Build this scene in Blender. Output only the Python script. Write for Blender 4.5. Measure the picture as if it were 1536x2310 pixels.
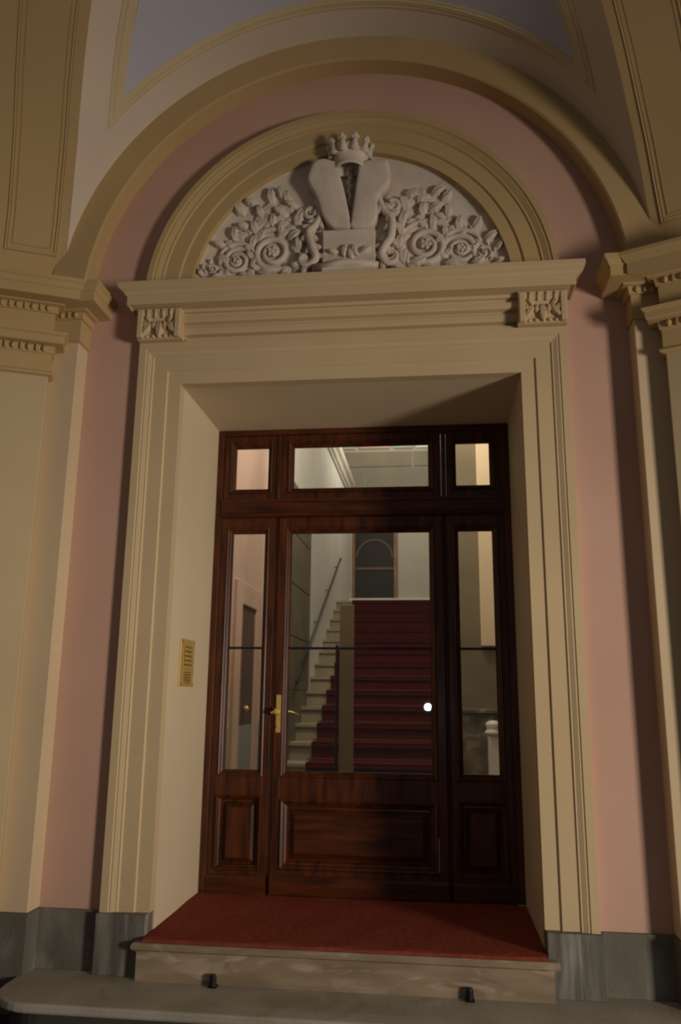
import bpy, math, random
from mathutils import Matrix, Vector
random.seed(7)
scene = bpy.context.scene
for _o in list(bpy.data.objects):
    bpy.data.objects.remove(_o)
COL = scene.collection
R = math.radians
sin, cos, pi = math.sin, math.cos, math.pi

# ------------------------------------------------------------------ camera
F_PX, TILT, YAW, ROLL = 1800.0, R(12.8976), R(6.7603), R(0.6141)
CAM = Vector((0.456, -4.09, 1.13))
fwd = Vector((-sin(YAW)*cos(TILT), cos(YAW)*cos(TILT), sin(TILT)))
rgt = Vector((cos(YAW), sin(YAW), 0)); upv = rgt.cross(fwd)
r2 = rgt*cos(ROLL) + upv*sin(ROLL); u2 = -rgt*sin(ROLL) + upv*cos(ROLL)
cd = bpy.data.cameras.new('camera'); cam = bpy.data.objects.new('camera', cd); COL.objects.link(cam)
cd.sensor_fit = 'VERTICAL'; cd.sensor_height = 24.0; cd.lens = F_PX*24.0/2310.0
cd.dof.use_dof = True; cd.dof.focus_distance = 1.5; cd.dof.aperture_fstop = 4.5   # the photograph is slightly out of focus
cd.clip_start = 0.05; cd.clip_end = 200
m = Matrix((r2, u2, -fwd)).transposed().to_4x4(); m.translation = CAM
cam.matrix_world = m
scene.camera = cam

# ------------------------------------------------------------------ world, lights, exposure
w = bpy.data.worlds.new('world'); scene.world = w; w.use_nodes = True
bg = w.node_tree.nodes['Background']
bg.inputs['Color'].default_value = (1.0, 0.92, 0.84, 1); bg.inputs['Strength'].default_value = 0.08

def light(name, kind, loc, energy, color, size=None, sizey=None, target=None):
    d = bpy.data.lights.new(name, kind); d.energy = energy; d.color = color
    if kind == 'AREA':
        d.shape = 'RECTANGLE'; d.size = size; d.size_y = sizey or size
    elif size: d.shadow_soft_size = size
    o = bpy.data.objects.new(name, d); COL.objects.link(o); o.location = loc
    if target is not None:
        o.rotation_euler = (Vector(target)-Vector(loc)).to_track_quat('-Z', 'Y').to_euler()
    return o
# daylight coming in through the carriage entrance, right of the camera
_k = light('entrance_daylight', 'AREA', (5.75, -4.6, 0.95), 57, (1.0, 0.885, 0.755), 0.9, 1.3, (-1.0, 0, 1.4))
_k.data.spread = R(73)      # beam narrowed so the upper wall and vault get less light
# small white lamp beside the photographer (its mirror image shows in the glass)
light('hand_lamp', 'POINT', (0.361, -4.25, 0.996), 7.0, (0.78, 0.88, 1.0), 0.04)
# stair hall lamps
light('stair_lamp', 'POINT', (0.0, 7.6, 5.6), 115, (1.0, 0.93, 0.82), 0.25)
light('vestibule_lamp', 'POINT', (0.2, 2.4, 4.6), 190, (1.0, 0.9, 0.76), 0.2)

vs = scene.view_settings
vs.view_transform = 'Standard'; vs.look = 'None'; vs.exposure = 0.0; vs.gamma = 1.0; vs.use_curve_mapping = False

# ------------------------------------------------------------------ materials
def mat(name, c1, c2=None, scale=3.0, rough=0.8, bump=0.0, bscale=60.0, stretch=(1, 1, 1), metallic=0.0, coat=0.0,
        detail=4.0, lo=0.35, hi=0.65, c3=None, s3=12.0, spec=0.5):
    mt = bpy.data.materials.new(name); mt.use_nodes = True
    nt = mt.node_tree; N = nt.nodes; L = nt.links
    b = N['Principled BSDF']; b.inputs['Roughness'].default_value = rough; b.inputs['Metallic'].default_value = metallic
    b.inputs['Coat Weight'].default_value = coat; b.inputs['Coat Roughness'].default_value = 0.2
    b.inputs['Specular IOR Level'].default_value = spec
    geo = N.new('ShaderNodeNewGeometry'); mp = N.new('ShaderNodeMapping'); mp.inputs['Scale'].default_value = stretch
    L.new(geo.outputs['Position'], mp.inputs['Vector'])
    if c2 is None: c2 = tuple(x*0.86 for x in c1)
    n1 = N.new('ShaderNodeTexNoise'); n1.inputs['Scale'].default_value = scale; n1.inputs['Detail'].default_value = detail
    L.new(mp.outputs['Vector'], n1.inputs['Vector'])
    cr = N.new('ShaderNodeValToRGB'); cr.color_ramp.elements[0].position = lo; cr.color_ramp.elements[1].position = hi
    cr.color_ramp.elements[0].color = (*c2, 1); cr.color_ramp.elements[1].color = (*c1, 1)
    L.new(n1.outputs['Fac'], cr.inputs['Fac'])
    out = cr.outputs['Color']
    if c3:
        n3 = N.new('ShaderNodeTexNoise'); n3.inputs['Scale'].default_value = s3; n3.inputs['Detail'].default_value = 6
        n3.inputs['Distortion'].default_value = 0.8
        L.new(mp.outputs['Vector'], n3.inputs['Vector'])
        r3 = N.new('ShaderNodeValToRGB'); r3.color_ramp.elements[0].position = 0.52; r3.color_ramp.elements[1].position = 0.68
        L.new(n3.outputs['Fac'], r3.inputs['Fac'])
        mx = N.new('ShaderNodeMix'); mx.data_type = 'RGBA'; mx.inputs['B'].default_value = (*c3, 1)
        L.new(r3.outputs['Color'], mx.inputs['Factor']); L.new(out, mx.inputs['A']); out = mx.outputs['Result']
    L.new(out, b.inputs['Base Color'])
    if bump:
        n2 = N.new('ShaderNodeTexNoise'); n2.inputs['Scale'].default_value = bscale; n2.inputs['Detail'].default_value = 3
        L.new(mp.outputs['Vector'], n2.inputs['Vector'])
        bp = N.new('ShaderNodeBump'); bp.inputs['Strength'].default_value = bump; bp.inputs['Distance'].default_value = 0.01
        L.new(n2.outputs['Fac'], bp.inputs['Height']); L.new(bp.outputs['Normal'], b.inputs['Normal'])
    return mt

M = {}
M['pink'] = mat('pink_plaster', (0.60, 0.375, 0.285), (0.55, 0.335, 0.25), 1.3, 0.9, 0.10, 140, spec=0.2)
M['cream'] = mat('cream_paint', (0.60, 0.45, 0.265), (0.56, 0.415, 0.235), 1.6, 0.8, 0.05, 90, spec=0.3)
M['pilpaint'] = mat('pale_pilaster_paint', (0.64, 0.495, 0.315), (0.60, 0.46, 0.29), 1.4, 0.85, 0.05, 90, spec=0.25)
M['reveal'] = mat('pale_cream_paint', (0.67, 0.54, 0.365), (0.63, 0.505, 0.335), 1.2, 0.8, 0.05, 90, spec=0.3)
M['tan'] = mat('tan_paint', (0.52, 0.365, 0.175), (0.48, 0.335, 0.155), 1.6, 0.85, 0.05, 90, spec=0.2)
M['shaft'] = mat('sand_plaster', (0.56, 0.43, 0.25), (0.50, 0.385, 0.225), 1.2, 0.85, 0.05, 80, spec=0.25)
M['vault'] = mat('pale_vault_plaster', (0.68, 0.57, 0.455), (0.64, 0.53, 0.42), 1.4, 0.9, 0.05, 90, spec=0.2)
M['mould'] = mat('yellow_moulding_paint', (0.66, 0.535, 0.335), (0.61, 0.49, 0.30), 2.0, 0.85, spec=0.2)
M['blue'] = mat('blue_grey_plaster', (0.55, 0.545, 0.635), (0.51, 0.505, 0.59), 1.0, 0.95, 0.05, 80, spec=0.1)
M['relief'] = mat('white_stucco', (0.70, 0.60, 0.495), (0.60, 0.505, 0.415), 9.0, 0.9, 0.12, 50, spec=0.2)
M['stone'] = mat('grey_stone', (0.17, 0.155, 0.118), (0.115, 0.104, 0.082), 5.0, 0.75, 0.2, 70, stretch=(1, 1, 0.5),
                 c3=(0.215, 0.20, 0.17), s3=5.0)
M['stone_worn'] = mat('worn_grey_stone', (0.185, 0.17, 0.138), (0.085, 0.078, 0.064), 6.0, 0.7, 0.2, 70, stretch=(3.0, 3.0, 0.35),
                      c3=(0.29, 0.27, 0.235), s3=4.0)
M['slab'] = mat('worn_step_stone', (0.45, 0.415, 0.34), (0.35, 0.315, 0.25), 3.0, 0.55, 0.15, 60, c3=(0.27, 0.22, 0.15), s3=2.2)
M['marble'] = mat('veined_brown_marble', (0.34, 0.26, 0.17), (0.22, 0.16, 0.105), 5.0, 0.45, 0.1, 60, stretch=(0.6, 1, 2.2),
                  c3=(0.46, 0.36, 0.27), s3=7.0)
M['riser_dark'] = mat('dark_riser_stone', (0.062, 0.052, 0.048), (0.04, 0.034, 0.032), 4.0, 0.8, 0.2, 50)  # riser tone, much darker than the slab above it
M['floor'] = mat('dark_paving', (0.05, 0.044, 0.040), (0.035, 0.03, 0.027), 4.0, 0.6, 0.2, 50)
M['wood'] = mat('mahogany', (0.115, 0.026, 0.004), (0.026, 0.007, 0.0025), 3.0, 0.42, 0.05, 30, stretch=(9, 9, 1.2), coat=0.12, detail=6, spec=0.35, lo=0.3, hi=0.72)
M['woodh'] = mat('mahogany_rail', (0.115, 0.026, 0.004), (0.026, 0.007, 0.0025), 3.0, 0.42, 0.05, 30, stretch=(1.2, 9, 9), coat=0.12, detail=6, spec=0.35, lo=0.3, hi=0.72)
M['carpet'] = mat('red_carpet', (0.34, 0.078, 0.046), (0.26, 0.058, 0.035), 30.0, 1.0, 0.6, 400, spec=0.05)
M['runner'] = mat('stair_red_carpet', (0.10, 0.009, 0.006), (0.07, 0.007, 0.005), 20.0, 1.0, 0.5, 300, spec=0.05)
M['brass'] = mat('brass', (0.80, 0.55, 0.17), (0.70, 0.47, 0.14), 20.0, 0.42, metallic=0.45)
M['brassd'] = mat('dark_brass', (0.26, 0.17, 0.05), (0.20, 0.13, 0.04), 20.0, 0.5, metallic=0.4)
M['iron'] = mat('dark_iron', (0.02, 0.021, 0.024), None, 20.0, 0.45, metallic=0.6)
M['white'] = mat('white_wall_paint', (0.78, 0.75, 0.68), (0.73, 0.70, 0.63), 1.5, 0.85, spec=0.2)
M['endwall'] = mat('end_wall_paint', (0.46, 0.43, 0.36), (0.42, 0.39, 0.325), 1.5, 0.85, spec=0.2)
M['wmarble'] = mat('white_marble', (0.72, 0.68, 0.60), (0.62, 0.58, 0.50), 4.0, 0.4)
M['steps'] = mat('cream_marble', (0.34, 0.29, 0.20), (0.27, 0.23, 0.15), 3.0, 0.5)
M['ashlar'] = mat('beige_ashlar', (0.24, 0.21, 0.155), (0.20, 0.175, 0.13), 2.0, 0.85)
M['olive'] = mat('olive_stone', (0.18, 0.15, 0.085), (0.14, 0.115, 0.066), 2.5, 0.7)
M['dado'] = mat('grey_dado_paint', (0.33, 0.32, 0.27), None, 2.0, 0.7)
M['ipink'] = mat('pink_inner_plaster', (0.60, 0.41, 0.33), None, 1.5, 0.85)
M['bdoor'] = mat('brown_door_paint', (0.11, 0.055, 0.035), None, 6.0, 0.5, stretch=(5, 5, 1))
M['bal'] = mat('dark_marble', (0.16, 0.125, 0.075), (0.07, 0.055, 0.04), 7.0, 0.4, c3=(0.26, 0.22, 0.15), s3=9.0)
M['tan_upright'] = mat('beige_upright_paint', (0.22, 0.165, 0.095), None, 3.0, 0.6)
M['darkglass'] = mat('dark_window_glass', (0.022, 0.019, 0.014), None, 3.0, 0.5, spec=0.2)
M['palegreen'] = mat('pale_green_panel', (0.45, 0.52, 0.43), None, 3.0, 0.8)
M['orangewood'] = mat('honey_wood', (0.22, 0.11, 0.03), (0.14, 0.065, 0.02), 5.0, 0.45, stretch=(6, 6, 1))
g = bpy.data.materials.new('clear_glass'); g.use_nodes = True
nt = g.node_tree; nt.nodes.clear()
_o = nt.nodes.new('ShaderNodeOutputMaterial'); _t = nt.nodes.new('ShaderNodeBsdfTransparent'); _g = nt.nodes.new('ShaderNodeBsdfGlossy')
_f = nt.nodes.new('ShaderNodeFresnel'); _m = nt.nodes.new('ShaderNodeMixShader')
_t.inputs['Color'].default_value = (0.93, 0.94, 0.92, 1); _g.inputs['Roughness'].default_value = 0.015; _f.inputs['IOR'].default_value = 1.5
nt.links.new(_f.outputs[0], _m.inputs[0]); nt.links.new(_t.outputs[0], _m.inputs[1]); nt.links.new(_g.outputs[0], _m.inputs[2])
nt.links.new(_m.outputs[0], _o.inputs['Surface'])
M['glass'] = g

# ------------------------------------------------------------------ object helpers
ORIG = {}
def tag(o, label=None, cat=None, group=None, kind=None):
    if label: o['label'] = label
    if cat: o['category'] = cat
    if group: o['group'] = group
    if kind: o['kind'] = kind
    return o
def empty(name, loc, label=None, cat=None, group=None, kind=None):
    o = bpy.data.objects.new(name, None); COL.objects.link(o); o.location = loc; o.empty_display_size = 0.1
    ORIG[o.name] = Vector(loc)
    return tag(o, label, cat, group, kind)
def setp(o, parent):
    if parent is not None:
        o.parent = parent
        o.matrix_parent_inverse = Matrix.Translation(-ORIG.get(parent.name, Vector((0, 0, 0))))
def mesh(name, vf, mt, parent=None, smooth=False, bevel=0.0, seg=2):
    v, f = vf
    me = bpy.data.meshes.new(name); me.from_pydata([tuple(p) for p in v], [], f); me.update()
    import bmesh
    bm = bmesh.new(); bm.from_mesh(me)
    bmesh.ops.recalc_face_normals(bm, faces=bm.faces); bm.to_mesh(me); bm.free()
    me.materials.append(M[mt] if isinstance(mt, str) else mt)
    if smooth: me.polygons.foreach_set('use_smooth', [True]*len(me.polygons))
    o = bpy.data.objects.new(name, me); COL.objects.link(o)
    if bevel:
        b = o.modifiers.new('bevel', 'BEVEL'); b.width = bevel; b.segments = seg; b.limit_method = 'ANGLE'; b.angle_limit = R(40)
    setp(o, parent)
    return o
def inst(name, me, loc, rot=(0, 0, 0), scale=(1, 1, 1), parent=None):
    o = bpy.data.objects.new(name, me); COL.objects.link(o)
    o.location = loc; o.rotation_euler = rot; o.scale = scale
    setp(o, parent)
    return o
def join(*parts):
    V, Fc = [], []
    for v, f in parts:
        k = len(V); V += [tuple(p) for p in v]; Fc += [tuple(i+k for i in q) for q in f]
    return V, Fc
def box(x0, x1, y0, y1, z0, z1):
    v = [(x, y, z) for x in (x0, x1) for y in (y0, y1) for z in (z0, z1)]
    return v, [(0, 1, 3, 2), (4, 6, 7, 5), (0, 4, 5, 1), (2, 3, 7, 6), (0, 2, 6, 4), (1, 5, 7, 3)]
def grid(rows, closeu=False, closev=False, caps=False):
    nu, nv = len(rows), len(rows[0]); V = [tuple(p) for r in rows for p in r]; Fc = []
    for i in range(nu if closeu else nu-1):
        for j in range(nv if closev else nv-1):
            a, b = i*nv+j, i*nv+(j+1) % nv
            c, d = ((i+1) % nu)*nv+(j+1) % nv, ((i+1) % nu)*nv+j
            Fc.append((a, b, c, d))
    if caps:
        Fc.append(tuple(range(nv))); Fc.append(tuple((nu-1)*nv+j for j in range(nv)))
    return V, Fc
def sweep_plan(path, prof, side=1):
    """closed profile (out, z) swept along a plan polyline with mitres"""
    n = []
    for i in range(len(path)-1):
        dx, dy = path[i+1][0]-path[i][0], path[i+1][1]-path[i][1]; l = math.hypot(dx, dy)
        n.append((side*dy/l, -side*dx/l))
    rows = []
    for i, p in enumerate(path):
        a = n[max(0, i-1)]; b = n[min(len(n)-1, i)]
        k = 1+a[0]*b[0]+a[1]*b[1]; mx, my = (a[0]+b[0])/k, (a[1]+b[1])/k
        rows.append([(p[0]+mx*o, p[1]+my*o, z) for o, z in prof])
    return grid(rows, closev=True, caps=True)
def sweep_rect(x0, x1, z0, z1, prof):
    """closed profile (inward offset, y) round a rectangle in the XZ plane"""
    rows = []
    for cx, cz, sx, sz in ((x0, z0, 1, 1), (x1, z0, -1, 1), (x1, z1, -1, -1), (x0, z1, 1, -1)):
        rows.append([(cx+sx*i, y, cz+sz*i) for i, y in prof])
    return grid(rows, closeu=True, closev=True)
def arc_sweep(prof, cx, cz, a0, a1, n):
    rows = []
    for k in range(n+1):
        a = a0+(a1-a0)*k/n
        rows.append([(cx+r*cos(a), y, cz+r*sin(a)) for r, y in prof])
    return grid(rows, closev=True, caps=True)
def tube(pts, rad, n=8, caps=True):
    pts = [Vector(p) for p in pts]
    if not isinstance(rad, (list, tuple)): rad = [rad]*len(pts)
    rows = []; up = None
    for i, p in enumerate(pts):
        t = (pts[min(i+1, len(pts)-1)]-pts[max(0, i-1)]).normalized()
        if up is None:
            up = Vector((0, 1, 0)) if abs(t.y) < 0.9 else Vector((0, 0, 1))
        s = t.cross(up).normalized(); up = s.cross(t).normalized()
        rows.append([p+(s*cos(2*pi*k/n)+up*sin(2*pi*k/n))*rad[i] for k in range(n)])
    return grid(rows, closev=True, caps=caps)
def ball(c, r, nu=8, nv=10):
    if not isinstance(r, (list, tuple)): r = (r, r, r)
    rows = []
    for i in range(nu+1):
        a = -pi/2+pi*i/nu; a = max(-pi/2+0.02, min(pi/2-0.02, a))
        rows.append([(c[0]+r[0]*cos(a)*cos(2*pi*k/nv), c[1]+r[1]*cos(a)*sin(2*pi*k/nv), c[2]+r[2]*sin(a)) for k in range(nv)])
    return grid(rows, closev=True, caps=True)
def lathe(c, prof, n=16):
    rows = [[(c[0]+r*cos(2*pi*k/n), c[1]+r*sin(2*pi*k/n), c[2]+z) for k in range(n)] for r, z in prof]
    return grid(rows, closev=True, caps=True)
def smooth_loop(pts, k=4):
    out = []; n = len(pts)
    for i in range(n):
        p0, p1, p2, p3 = pts[i-1], pts[i], pts[(i+1) % n], pts[(i+2) % n]
        for j in range(k):
            t = j/k
            out.append(tuple(0.5*(2*p1[d]+(p2[d]-p0[d])*t+(2*p0[d]-5*p1[d]+4*p2[d]-p3[d])*t*t+(3*p1[d]-p0[d]-3*p2[d]+p3[d])*t**3) for d in (0, 1)))
    return out
def smooth_line(pts, k=5):
    out = []; n = len(pts); D = len(pts[0])
    for i in range(n-1):
        p0, p1, p2, p3 = pts[max(0, i-1)], pts[i], pts[i+1], pts[min(n-1, i+2)]
        for j in range(k):
            t = j/k
            out.append(tuple(0.5*(2*p1[d]+(p2[d]-p0[d])*t+(2*p0[d]-5*p1[d]+4*p2[d]-p3[d])*t*t+(3*p1[d]-p0[d]-3*p2[d]+p3[d])*t**3) for d in range(D)))
    return out+[tuple(pts[-1])]
def slab_outline(loop, yb, yf, edge=0.02, ztilt=0.0, z0=0.0, crown=0.0):
    """cushion-edged slab: outline in XZ, back at yb, front at yf (leaning out by ztilt per metre above z0)"""
    cx = sum(p[0] for p in loop)/len(loop); cz = sum(p[1] for p in loop)/len(loop)
    def ring(s, y):
        r = []
        for x, z in loop:
            d = math.hypot(x-cx, z-cz); q = max(0.02, (d-s)/d) if d else 1
            zz = cz+(z-cz)*q
            r.append((cx+(x-cx)*q, y-ztilt*(zz-z0) if y != yb else y, zz))
        return r
    rows = [ring(0, yb), ring(0, yf+edge), ring(edge*0.3, yf+edge*0.3), ring(edge, yf), ring(edge*3, yf-crown)]
    return grid(rows, closev=True, caps=True)
def leaf(x, z, ang, ln, wd, curl=0.0, h=0.025, yb=0.0, lobes=3):
    rows = []; px, pz, a = x, z, ang; n = 10; m_ = 7
    for i in range(n+1):
        t = i/n
        w_ = wd*(sin(pi*min(1, t*0.93+0.07))**0.7)*(1+0.16*sin(lobes*2*pi*t))
        hh = h*(0.35+0.65*sin(pi*t)**0.6)+h*0.5*t*t
        row = []
        for j in range(m_):
            s = -1+2*j/(m_-1)
            e = math.sqrt(max(0, 1-s*s))*(1-0.35*math.exp(-(s/0.22)**2))
            row.append((px-sin(a)*s*w_/2, yb-hh*e, pz+cos(a)*s*w_/2))
        rows.append(row)
        px += cos(a)*ln/n; pz += sin(a)*ln/n; a += curl/n
    v, f = grid(rows)
    return v, f
def spiral(cx, cz, r, turns, a0, d, rad, yb=0.0, tail=None, r_end=0.18):
    pts, rr = [], []
    n = int(26*turns)
    for i in range(n+1):
        t = i/n; q = r*(1-(1-r_end)*t); a = a0+d*turns*2*pi*t
        pts.append((cx+q*cos(a), yb-rad*0.35*(1+0.8*t), cz+q*sin(a))); rr.append(rad*(1-0.45*t))
    if tail:
        tl = smooth_line([tail[0], tail[1], (pts[0][0], pts[0][2])], 5)[:-1]
        pts = [(x, yb-rad*0.3, z) for x, z in tl]+pts
        rr = [rad*(0.5+0.5*i/len(tl)) for i in range(len(tl))]+rr
    return join(tube(pts, rr, 8), ball((cx, yb-rad*0.5, cz), (r*r_end*1.3, rad*1.3, r*r_end*1.3)))

# ================================================================== STRUCTURE
OW, OH = 0.937, 2.82           # half width and height of the opening
ZS = -0.18                     # platform level
# pink wall round the doorway
wl = join(box(-1.75, -OW-0.02, 0, 0.5, ZS-0.3, 3.31), box(OW+0.02, 1.75, 0, 0.5, ZS-0.3, 3.31), box(-OW-0.03, OW+0.03, 0, 0.5, OH+0.02, 3.31),
          arc_sweep([(0.94, 0), (1.78, 0), (1.78, 0.5), (0.94, 0.5)], 0, 3.31, 0, pi, 64))
wall = tag(mesh('wall_back', wl, 'pink'), 'pink plastered wall around the doorway and lunette', 'wall', kind='structure')
for nm, q in (('reveal', box(-OW-0.22, -OW, 0.05, 0.90, -0.02, OH+0.2)), ('reveal', box(OW, OW+0.22, 0.05, 0.90, -0.02, OH+0.2)),
              ('reveal_soffit', box(-OW, OW, 0.05, 0.90, OH, OH+0.2))):
    mesh(nm, q, 'reveal', wall)

# arch band in front of the wall
ZC, RS, RO = 3.277, 1.51, 1.667
ab = tag(mesh('trim_1', arc_sweep([(RS, 0.01), (RS, -0.11), (RS+0.01, -0.12), (RO, -0.12), (RO+0.05, -0.12), (RO+0.05, 0.01)], 0, ZC, 0, pi, 96), 'tan', smooth=False),
         'wide tan arch band framing the pink wall above the doorway', 'arch', kind='structure')
ab['kind'] = 'structure'
# vault web: slightly flaring barrel from the arch to the two ribs
KF = 0.13
def conep(phi, y, off=0.0):
    r = RO+KF*(-0.12-y)-off
    return (r*cos(phi), y, ZC+r*sin(phi))
RIB = [(9.0, -0.092), (16.5, -0.17), (23.0, -0.27), (29.4, -0.40), (34.9, -0.545), (39.5, -0.68), (43.8, -0.815), (52, -1.09), (60, -1.40), (70, -1.78), (80, -2.1), (90, -2.3)]
def lerp_tab(tab, x):
    if x <= tab[0][0]: return tab[0][1]
    for (a, b), (c, d) in zip(tab, tab[1:]):
        if x <= c: return b+(d-b)*(x-a)/(c-a)
    return tab[-1][1]
def yrib(deg): return lerp_tab(RIB, deg if deg <= 90 else 180-deg)
rows = []
for k in range(0, 157):
    dg = 12+k
    ye = yrib(dg)
    rows.append([conep(R(dg), -0.115+(ye+0.115)*j/12) for j in range(13)])
vault = tag(mesh('ceiling', grid(rows), 'vault', smooth=True), 'pale plastered vault with yellow mouldings above the tan arch', 'vault', kind='structure')
def strip(A, B, prof, n):
    """raised moulding between two (deg, y) curves A(t), B(t); prof = [(w, height)]"""
    rows = []
    for i in range(n+1):
        t = i/n; a, b = A(t), B(t)
        rows.append([conep(R(a[0]+(b[0]-a[0])*w_), a[1]+(b[1]-a[1])*w_, h) for w_, h in prof])
    return grid(rows)
MP = [(0, -0.003), (0.0, 0.004), (0.18, 0.008), (0.28, 0.004), (0.36, 0.010), (0.72, 0.014), (0.80, 0.008), (0.88, 0.010), (1, 0.008), (1.0, -0.003)]
mesh('moulding', strip(lambda t: (36.4+107.2*t, -0.297), lambda t: (42.6+94.8*t, -0.372), MP, 90), 'mould', vault)
for s in (0, 1):
    f_ = (lambda d: d) if s == 0 else (lambda d: 180-d)
    mesh('moulding', strip(lambda t: (f_(36.4+30.2*t), -0.297-1.03*t), lambda t: (f_(42.6+27.0*t), -0.372-0.95*t), MP, 40), 'mould', vault)
rows = []
for k in range(0, 97):
    dg = 42+k
    dd = dg if dg <= 90 else 180-dg
    ye = -0.372-(dd-42.6)*0.0345
    rows.append([conep(R(dg), -0.37+(min(ye, -0.3701)+0.37)*j/10, 0.004) for j in range(11)])
mesh('painted_panel', grid(rows), 'blue', vault, smooth=True)

# vault ribs with a sunk panel, standing on the pilasters
TH = R(24)
RE = [(1.655, -0.09, 3.30), (1.655, -0.09, 3.50)]+[conep(R(d), y) for d, y in RIB[1:10]]
RE = smooth_line(RE, 4)
for s, nm, lb in ((-1, 'trim_2', 'panelled tan vault rib above the pilaster near the bell panel'), (1, 'trim_3', 'panelled tan vault rib above the pilaster on the shaded jamb side')):
    du = Vector((s*cos(TH), -sin(TH), 0)); nn = Vector((-s*sin(TH), -cos(TH), 0))
    def rib_rows(us, hs):
        rows = []
        for x, y, z in RE:
            e = Vector((s*x, y, z))
            rows.append([e+du*u-nn*0+nn*h for u, h in zip(us, hs)])
        return rows
    rib = tag(mesh(nm, grid(rib_rows([0, 0, 0.25, 0.50], [-0.02, 0, 0, 0])), 'tan'), lb, 'vault rib', kind='structure')
    Z0 = 3.585
    for u0, u1, z0, h in ((0.050, 0.068, Z0, 0.010), (0.315, 0.333, Z0, 0.010), (0.085, 0.092, Z0+0.035, 0.005), (0.291, 0.298, Z0+0.035, 0.005)):
        rw = []
        for x, y, z in RE:
            if z < z0: continue
            e = Vector((s*x, y, z))
            rw.append([e+du*u0-nn*0.004, e+du*(u0+0.002)+nn*h, e+du*((u0+u1)/2)+nn*h*0.5, e+du*(u1-0.002)+nn*h, e+du*u1-nn*0.004])
        ex, ey = s*lerp_tab([(p[2], p[0]) for p in RE], z0), lerp_tab([(p[2], p[1]) for p in RE], z0)
        e = Vector((ex, ey, z0))
        rw.insert(0, [e+du*u0-nn*0.004, e+du*(u0+0.002)+nn*h, e+du*((u0+u1)/2)+nn*h*0.5, e+du*(u1-0.002)+nn*h, e+du*u1-nn*0.004])
        mesh('panel_bead', grid(rw), 'tan', rib)
    for u0, u1, z0, t, h in ((0.050, 0.333, Z0, 0.018, 0.010), (0.085, 0.298, Z0+0.035, 0.007, 0.005)):
        rows_ = []
        for dz, hh in ((-0.002, -0.004), (0, h), (t/2, h*0.5), (t, h), (t+0.002, -0.004)):
            z = z0+dz
            e = Vector((s*lerp_tab([(p[2], p[0]) for p in RE], z), lerp_tab([(p[2], p[1]) for p in RE], z), z))
            rows_.append([e+du*u0+nn*hh, e+du*u1+nn*hh])
        mesh('panel_bead', grid(rows_), 'tan', rib)

# platform, floor, plinths
def platform():
    pts = [(-1.53, 0.05), (-1.53, -0.25)]
    for k in range(1, 9):
        a = pi+ (pi/2)*k/8
        pts.append((-1.33+0.20*cos(a), -0.25+0.20*sin(a)))
    pts += [(2.6, -0.45)]
    top_ = pts+[(2.6, 0.05)]
    def solid(rings):
        rows_ = [[(x+o*0.9 if x < 0 else x, y+o if y < 0 else y, z) for x, y in top_] for o, z in rings]
        return grid(rows_, closev=True, caps=True)
    return (solid([(0.009, ZS), (0.002, ZS-0.003), (0, ZS-0.009), (0, ZS-0.030), (0.004, ZS-0.038), (0.014, ZS-0.044), (0.06, ZS-0.047)]),
            solid([(0.05, ZS-0.047), (0.05, ZS-0.17)]))
plat = empty('entrance_platform', (0, -0.2, ZS-0.165), 'worn stone platform with a rounded corner in front of the doorway', 'platform')
pa, pb = platform()
mesh('slab', pa, 'slab', plat); mesh('riser', pb, 'riser_dark', plat)
tag(mesh('floor', box(-6, 6, -9, 0.4, -0.6, ZS-0.165), 'floor'), 'dark paved passage floor below the platform', 'floor', kind='structure')
for s, nm in ((-1, 'baseboard_left'), (1, 'baseboard_right')):
    a, b = sorted((s*1.19, s*1.52))
    tag(mesh(nm, box(a, b, -0.018, 0.05, ZS, 0.09), 'stone', bevel=0.004), 'grey stone base course under the pink wall on the ' + ('bell panel side' if s < 0 else 'shaded jamb side'), 'baseboard', kind='structure')

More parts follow.
